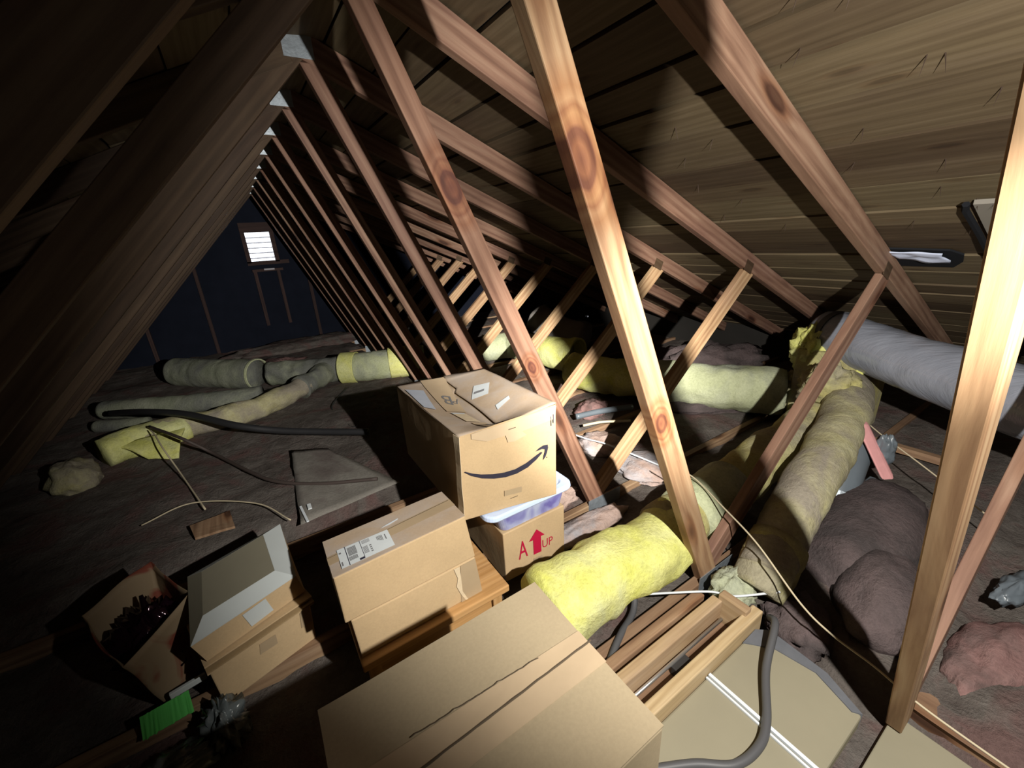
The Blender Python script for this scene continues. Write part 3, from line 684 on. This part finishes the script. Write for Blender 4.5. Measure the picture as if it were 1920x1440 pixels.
decal('tape_shine', tq, [(.40, .66), (.46, .70), (.56, .74), (.55, .70), (.48, .66)], M['whitewire'], r, .0055)
LQ = [(.067, .079), (.437, .069), (.444, .555), (.071, .588)]
lab = decal_grid('shipping_label', tq, LQ, M['label'], r, .0056, n=3)
lq3 = [bil(tq, *p) for p in LQ]
def lrect(s0, s1, t0, t1): return [(s0, t0), (s1, t0), (s1, t1), (s0, t1)]
decal('printed_marks', lq3, [lrect(.142, .154, .0, 1), lrect(.426, .434, .09, 1), lrect(.336, .43, .01, .11)], M['ink'], lab, .0064)
bars = [lrect(.18+.02*i, .193+.02*i, .43, .88) for i in range(8)]+[lrect(.17+.02*i, .182+.02*i, .19, .39) for i in range(8)]
bars += [lrect(.46, .61, .76+.05*i, .785+.05*i) for i in range(4)]+[lrect(.45, .54, .23+.055*i, .262+.055*i) for i in range(7)]
bars += [lrect(.575, .612, .18+.11*i, .25+.11*i) for i in range(4)]+[lrect(.745+.024*i, .757+.024*i, .62-.03*i, .84) for i in range(5)]+[lrect(.02, .06, .72, .80), lrect(.02, .045, .1, .3), lrect(.9, .92, .5, .8)]
decal('printed_marks', lq3, bars, M['grey_ink'], lab, .0062)

# arrow-marked carton, tote on it, smile carton on the tote
b4 = [(.620, 1.121, .001), (.916, 1.118, .001), (.93, 1.56, .001), (.63, 1.56, .001)]
t4 = [(.620, 1.121, .233), (.918, 1.116, .236), (.93, 1.56, .234), (.63, 1.56, .234)]
r = carton('cardboard_box', b4, t4, M['carton'], 'carton with red arrow and A UP printing under the blue-lidded tote')
fq = face(b4, t4)
decal('printed_arrow', fq, [(.517, .789), (.648, .601), (.584, .606), (.586, .273), (.455, .285), (.454, .600), (.387, .606)], M['red_ink'], r, .0022)
ao = [(.212, .345), (.243, .340), (.262, .430), (.326, .425), (.332, .342), (.360, .337), (.322, .690), (.276, .696)]
text_decal('printed_letter', 'A', fq, [(.212, .34), (.360, .335), (.352, .690), (.215, .700)], M['red_ink'], r, .0022)
text_decal('printed_letters', 'UP', fq, [(.606, .325), (.785, .315), (.786, .485), (.606, .500)], M['red_ink'], r, .0022)
decal('tape_patch', fq, [(.44, .0), (.60, .005), (.60, .187), (.448, .205)], M['tape'], r, .002)

t = thing('storage_tote', (.75, 1.37, .235), 'purple-tinted clear plastic tote with pale blue lid under the smile-printed carton', 'storage bin')
def rrect(x0, x1, y0, y1, z, rd, n=6):
    out = []
    for cx, cy, a0 in ((x1-rd, y0+rd, -90), (x1-rd, y1-rd, 0), (x0+rd, y1-rd, 90), (x0+rd, y0+rd, 180)):
        for i in range(n+1):
            a = math.radians(a0+90*i/n); out.append(V((cx+rd*math.cos(a), cy+rd*math.sin(a), z)))
    return out
def loft(m, rings, capa=True, capb=True):
    n = len(rings[0]); vs = [p for r_ in rings for p in r_]; fs = []
    for i in range(len(rings)-1):
        for q_ in range(n): fs.append([i*n+q_, i*n+(q_+1) % n, (i+1)*n+(q_+1) % n, (i+1)*n+q_])
    if capa: fs.append(list(range(n))[::-1])
    if capb: fs.append([(len(rings)-1)*n+i for i in range(n)])
    m.add(vs, fs)
m = MB(); loft(m, [rrect(.625, .918, 1.128, 1.60, .237, .03), rrect(.60, .935, 1.112, 1.62, .325, .035), rrect(.595, .94, 1.108, 1.625, .330, .035)])
m.build('tub', M['tote'], t, smooth=False)
m = MB(); loft(m, [rrect(.556, .948, 1.094, 1.65, .322, .04), rrect(.547, .954, 1.088, 1.656, .330, .045), rrect(.549, .952, 1.09, 1.654, .344, .044), rrect(.556, .946, 1.096, 1.648, .3485, .042),
               rrect(.580, .922, 1.12, 1.624, .3485, .035), rrect(.588, .914, 1.128, 1.616, .342, .03)])
m.build('lid', M['lid'], t, smooth=False, bevel=.002)

b4 = [(.479, 1.145, .350), (.842, 1.068, .350), (.860, 1.62, .350), (.487, 1.750, .350)]
t4 = [(.492, 1.142, .682), (.850, 1.070, .724), (.860, 1.620, .722), (.490, 1.770, .690)]
r = carton('cardboard_box', b4, t4, M['carton'], 'carton with black smile arrow printed on its front, on top of the tote', top=False, amp=.0016)
fq = face(b4, t4)
def sagf(s, tt):
    p = bil([t4[0], t4[1], t4[2], t4[3]], s, tt)
    seam = .5-.07*(1-abs(2*tt-1))
    d = max(0, 1-abs(s-seam)/.5)
    return p+V((0, 0, -.055*d**1.3*(1-tt)**.35*min(1, .25+tt*5)*.9-.02*d*math.sin(math.pi*tt)+.0025*nz(p, 9)))
def sagpatch(name, s0, s1, t0=0, t1=1, dz=0, mat='carton_dusty'):
    m = MB()
    m.grid((0, 0, 0), (1, 0, 0), (1, 1, 0), (0, 1, 0), 18, 26, lambda p, u, w: (lambda tt: sagf(s0(tt)*(1-u)+s1(tt)*u, tt)+V((0, 0, dz)))(t0+(t1-t0)*w))
    return m.build(name, M[mat], r, smooth=True, solid=.004)
seamS = lambda tt: .47+.05*math.sin(tt*3)+(.05 if tt > .8 else 0)
sagpatch('flap', lambda tt: 0., lambda tt: seamS(tt)-.006)
sagpatch('flap', lambda tt: seamS(tt)+.006, lambda tt: 1., dz=.004)
sagpatch('inner_flap', lambda tt: .2, lambda tt: .8, .02, .98, -.009, 'carton_inner')
tqa = [t4[0], t4[1], t4[2], t4[3]]
dg = lambda nm, q4, mt, off, root=None: decal_grid(nm, tqa, q4, M[mt], root or r, off, sagf, 10)
ptape = dg('packing_tape', [(.20, .42), (.40, .42), (.55, .995), (.27, .995)], 'paper_tape', .0075)
ptape2 = dg('packing_tape', [(.30, .0), (.46, .0), (.42, .20), (.27, .18)], 'paper_tape', .0075)
dg('torn_opening', [(.24, .20), (.38, .20), (.36, .37), (.22, .36)], 'edge', .0085)
dg('torn_paper', [(.22, .355), (.34, .36), (.35, .385), (.21, .385)], 'label', .0095)
dg('packing_slip', [(.02, .50), (.11, .45), (.205, .82), (.03, .86)], 'label_blue', .0085)
alab = dg('address_label', [(.553, .555), (.71, .51), (.84, .66), (.70, .72)], 'label', .0095)
dg('printed_marks', [(.615, .605), (.71, .575), (.735, .60), (.64, .63)], 'grey_ink', .0105, alab)
dg('small_label', [(.622, .274), (.785, .306), (.808, .350), (.647, .334)], 'label', .0095)
text_decal('printed_letter', 'B', tqa, [(.425, .715), (.335, .735), (.275, .57), (.36, .555)], M['grey_ink'], ptape, .0095, sagf)
text_decal('printed_letter', 'P', tqa, [(.47, .66), (.418, .67), (.375, .59), (.42, .58)], M['grey_ink'], ptape, .0095, sagf)
text_decal('printed_letter', 'B', tqa, [(.42, .085), (.34, .095), (.30, .035), (.37, .02)], M['grey_ink'], ptape2, .0095, sagf)
smile = [(.033, .591), (.097, .527), (.203, .458), (.321, .412), (.44, .387), (.558, .39), (.676, .422), (.769, .479), (.838, .537), (.825, .551), (.77, .527), (.665, .477), (.548, .446), (.43, .447), (.312, .468), (.193, .508), (.11, .549), (.04, .597)]
head = [(.765, .573), (.805, .599), (.851, .614), (.898, .609), (.902, .572), (.889, .526), (.872, .482), (.844, .451), (.851, .495), (.863, .535), (.868, .565), (.839, .579), (.799, .576)]
mk = lambda p: [p]
decal('printed_smile', fq, [smile, head, lrect(.884, .891, .466, .476)], M['ink'], r, .0045)
decal('staple', fq, [[(.485, .905), (.56, .905), (.56, .913), (.485, .913)], [(.485, .118), (.56, .126), (.56, .132), (.485, .124)]], M['crease'], r, .006)
decal('packing_tape', fq, [[(.12, .99), (.995, .99), (.98, .862), (.628, .842), (.673, .789), (.546, .759), (.477, .771), (.456, .853), (.269, .856), (.119, .934)]], M['paper_tape'], r, .0045)
decal('tape_patch', fq, [[(.42, .166), (.605, .158), (.607, .223), (.422, .232)]], M['tape'], r, .0045)
decal('printed_mark', fq, [[(.93, .90), (.935, .80), (.941, .80), (.936, .90)], [(.955, .915), (.964, .915), (.964, .81), (.957, .83)]], M['ink'], r, .0055)
m = MB()
for a, b in ((0, 1),):
    p0, p1 = V(b4[0]), V(t4[0]); m.grid(p0+V((-.004, .03, 0)), p0+V((-.001, -.006, 0)), p1+V((-.001, -.006, 0)), p1+V((-.004, .03, 0)), 3, 12, lambda p, u, w: jit(p, .004, 12))
m.build('corner_tape', M['edge'], r, solid=.002)

# ------------------------------------------------------------------ cartons at the left
def rotbox(c, ang): 
    R = Matrix.Rotation(ang, 3, 'Z'); return lambda x, y, z: V(c)+R @ V((x, y, z))
g = rotbox((-.330, 1.232, 0), math.radians(16))
b4 = [g(.0, 0, 0), g(.285, .005, 0), g(.285, .33, 0), g(.0, .33, 0)]
t4 = [g(-.004, -.004, .150), g(.295, .0, .150), g(.295, .335, .150), g(-.004, .335, .150)]
r = carton('cardboard_box', b4, t4, M['carton'], 'open brown carton with folded flaps holding the white-lined tray box')
for i, (dz, dy) in enumerate(((.153, -.012), (.166, -.022), (.178, -.008))):
    MB().grid(g(-.01, dy, dz), g(.305, dy+.004, dz), g(.30, .33, dz), g(-.005, .33, dz), 6, 6, lambda p, u, w: jit(p, .002)).build('flap', M['carton_inner' if i == 1 else 'carton'], r, solid=.005)
fq = face(b4, t4); decal('tape_patch', fq, [(.42, .62), (.60, .60), (.60, .86), (.44, .88)], M['tape'], r, .003); decal('tape_patch', fq, [(.86, .55), (.98, .55), (.97, .97), (.87, .97)], M['tape'], r, .003)
b4 = [V((-.330, 1.236, .185)), V((-.052, 1.345, .185)), V((-.080, 1.672, .185)), V((-.355, 1.55, .185))]
t4 = [V((-.346, 1.225, .268)), V((-.064, 1.333, .268)), V((-.082, 1.677, .268)), V((-.375, 1.557, .268))]
r = thing('tray_box', b4[0], 'tan box with white-edged khaki top lying on the brown carton at left', 'box')
m = MB()
for i in range(4):
    j = (i+1) % 4; m.grid(b4[i], b4[j], t4[j], t4[i], 6, 4, lambda p, u, w: jit(p, .0015))
m.grid(*b4, 4, 4); m.build('outer_wall', M['carton'], r)
inn = [V((-.316, 1.305, .288)), V((-.120, 1.378, .288)), V((-.141, 1.613, .288)), V((-.329, 1.527, .288))]
for i in range(4):
    j = (i+1) % 4; m = MB(); m.grid(t4[i], t4[j], inn[j], inn[i], 4, 3); m.build('bevel', M['trayfloor' if i == 3 else 'traywhite'], r, solid=.002)
MB().grid(*inn, 4, 4).build('panel', M['trayfloor'], r, solid=.002)
fq = face(b4, t4); decal('paper_label', fq, [(.43, .15), (.66, .2), (.66, .95), (.43, .9)], M['traywhite'], r, .003)

# printed paper carton with dark shiny wrap inside
r = thing('paper_sack', (-.5, 1.5, 0), 'brown paper sack with red-brown print and dark shiny wrap inside, far left', 'bag')
b4 = [(-.475, 1.335, 0), (-.365, 1.44, 0), (-.49, 1.66, 0), (-.62, 1.55, 0)]; t4 = [(-.515, 1.30, .235), (-.365, 1.475, .26), (-.50, 1.735, .27), (-.66, 1.60, .25)]
m = MB()
for i in range(4):
    j = (i+1) % 4; m.grid(b4[i], b4[j], t4[j], t4[i], 14, 10, lambda p, u, w: jit(p, .014, 7))
m.grid(*b4, 4, 4, lambda p, u, w: jit(p, .014, 7)); m.build('paper_wall', M['bag'], r, smooth=True, solid=.003)
lump('foil_wrap', (-.50, 1.52, .12), (.10, .13, .10), M['foilwrap'], .5, 12, .6, r)
g = rotbox((-.72, 1.30, 0), math.radians(14))
t = thing('torn_green_card', g(.25, -.06, 0), 'bright green strip of card with ragged edges at the lower left', 'card')
m = MB(); g2 = rotbox((-.52, 1.235, .035), math.radians(6)); tops = []; bots = []
for i in range(25):
    u = i/24; tops.append(g2(.115*u, .052+.004*nz((u*22, 0, 0)), .022)); bots.append(g2(.118*u, .0+.010*nz((u*18, 4, 0)), -.012))
m.add(bots+tops, [[i, i+1, 26+i, 25+i] for i in range(24)]); m.build('card', M['green'], t, solid=.003)
tag(lump('plastic_bag', (-.33, 1.17, .0), (.05, .07, .07), M['clear'], .6, 9, .4), 'crumpled clear plastic between the paper sack and the brown carton', 'plastic')
tag(lump('plastic_bag', (-.47, 1.12, -.01), (.13, .06, .035), M['clear'], .6, 9, .1), 'crumpled clear plastic on the floor below the green card', 'plastic')
tag(lump('plastic_bag', (-.62, 1.16, -.01), (.09, .06, .04), M['clear'], .6, 9, -.3), 'dim plastic scrap at the bottom left beside the green card', 'plastic')
tag(MB().box((0, 0, 0), (.09, .012, .02), Matrix.Rotation(math.radians(10), 3, 'Z'), (-.455, 1.30, .05)).build('white_strip', M['traywhite'], bevel=.002), 'narrow white strip just above the green card', 'strip')

# loose paper, plank and scraps on the left floor
tag(MB().grid((-.017, 1.96, .05), (.494, 2.03, .05), (.242, 2.709, .055), (.035, 2.849, .055), 12, 14, lambda p, u, w: p+V((.01*nz(p, 5), .0, .007*nz(p, 6)))).build('paper_sheet', M['floorpaper'], smooth=True, solid=.003), 'pale grey sheet lying on the floor left of the smile-printed carton', 'paper')
tag(MB().grid((-.471, 2.287, .05), (-.443, 2.16, .05), (-.284, 2.145, .05), (-.306, 2.317, .05), 5, 3, lambda p, u, w: p+V((0, 0, .006*nz(p, 9)))).build('wood_scrap', M['old_lumber'], solid=.012), 'brown board scrap on the dark floor behind the white-framed box', 'board')
for i, (x, y, a, l) in enumerate(((.03, 2.2, .2, .06), (.07, 2.12, 1.2, .04), (.1, 2.16, -.3, .02))):
    pass
tag(MB().box((0, 0, 0), (.012, .16, .006), Matrix.Rotation(.08, 3, 'Z'), (.01, 1.95, .057)).build('metal_clip', M['whitewire'], bevel=.002), 'thin pale metal clip standing at the floor joist behind the labelled carton', 'clip')
tag(MB().box((0, 0, 0), (.018, .05, .006), Matrix.Rotation(.0, 3, 'Z'), (.032, 2.05, .06)).build('paper_scrap', M['label'], bevel=.001), 'tiny white paper scrap on the grey sheet near the joist', 'paper')

# opening in the roof with plastic sheet, grey board beside it
t = thing('roof_opening', (2.45, .59, 1.1), 'hole in the roof planks with crumpled white plastic sheet in it', 'vent')
def onroof(x, y, d): return V((x, y, zr(x)+.0985-d))
m = MB(); ed = [(2.37, .712), (2.395, .49), (2.44, .455), (2.51, .465), (2.575, .50), (2.572, .62), (2.565, .712)]
n = len(ed); m.add([onroof(x, y, .003) for x, y in ed]+[onroof(x, y, -.004) for x, y in ed], [list(range(n)), list(range(n, 2*n))[::-1]]+[[i, (i+1) % n, (i+1) % n+n, i+n] for i in range(n)])
m.build('felt', M['felt'], t)
m = MB(); m.grid((2.372, .71, 0), (2.46, .66, 0), (2.50, .50, 0), (2.40, .51, 0), 8, 14, lambda p, u, w: onroof(p.x, p.y+.02*nz((p.x*20, p.y*8, 1)), .012+.012*nz((p.x*30, p.y*14, 0))))
m.build('plastic_sheet', M['whiteplastic'], t, smooth=True, solid=.002)
t = thing('patch_board', (2.2, .25, 1.2), 'grey patch board fixed under the roof planks beside the golden web', 'board')
m = MB(); m.add([onroof(x, y, d) for d in (.016, .002) for x, y in ((1.99, .385), (2.62, .345), (2.62, -.3), (1.99, -.3))], [[0, 1, 2, 3], [4, 5, 6, 7][::-1], [0, 1, 5, 4], [1, 2, 6, 5], [2, 3, 7, 6], [3, 0, 4, 7]])
m.build('board', M['patch'], t)
m = MB(); m.tube([onroof(1.985, .40, .016), onroof(2.02, .405, .018), onroof(2.2, .39, .018), onroof(2.45, .375, .018), onroof(2.62, .36, .018)], .010, 6); m.build('dark_gap_strip', M['felt'], t)

# ------------------------------------------------------------------ light
w = bpy.data.worlds.new('daylight'); scene.world = w; w.use_nodes = True
w.node_tree.nodes['Background'].inputs[0].default_value = (.86, .92, 1, 1); w.node_tree.nodes['Background'].inputs[1].default_value = 3.0
LP = V((.495, -.20, 1.34))
def spot(name, target, size, blend, energy, col=(1, .96, .88)):
    ld = bpy.data.lights.new(name, 'SPOT'); ld.energy = energy; ld.color = col; ld.spot_size = math.radians(size); ld.spot_blend = blend; ld.shadow_soft_size = .012
    o = bpy.data.objects.new(name, ld); COL.objects.link(o); o.location = LP
    o.rotation_euler = (V(target)-LP).to_track_quat('-Z', 'Y').to_euler()
    return o
for nm, tgt, size, energy in (('flashlight_core', (2.25, 2.9, .15), 50, 330), ('flashlight_spill', (LP.x+.61, LP.y+.73, LP.z-.38), 133, 108), ('flashlight_halo', (LP.x+.2, LP.y+.8, LP.z-.2), 172, 3.2)):
    o = spot(nm, tgt, size, {'core': 1., 'pill': .5, 'halo': .8}[nm[-4:]], energy); o.data.use_nodes = True; nt = o.data.node_tree
    # reflector beam: thins out more slowly with distance than a bare bulb
    em = nt.nodes['Emission']; fo = nt.nodes.new('ShaderNodeLightFalloff'); fo.inputs['Strength'].default_value = 1.0; fo.inputs['Smooth'].default_value = .12
    nt.links.new(fo.outputs['Linear'], em.inputs['Strength'])

vs = scene.view_settings
vs.view_transform = 'Standard'; vs.look = 'None'; vs.gamma = 1; vs.use_curve_mapping = False; vs.exposure = 0.0
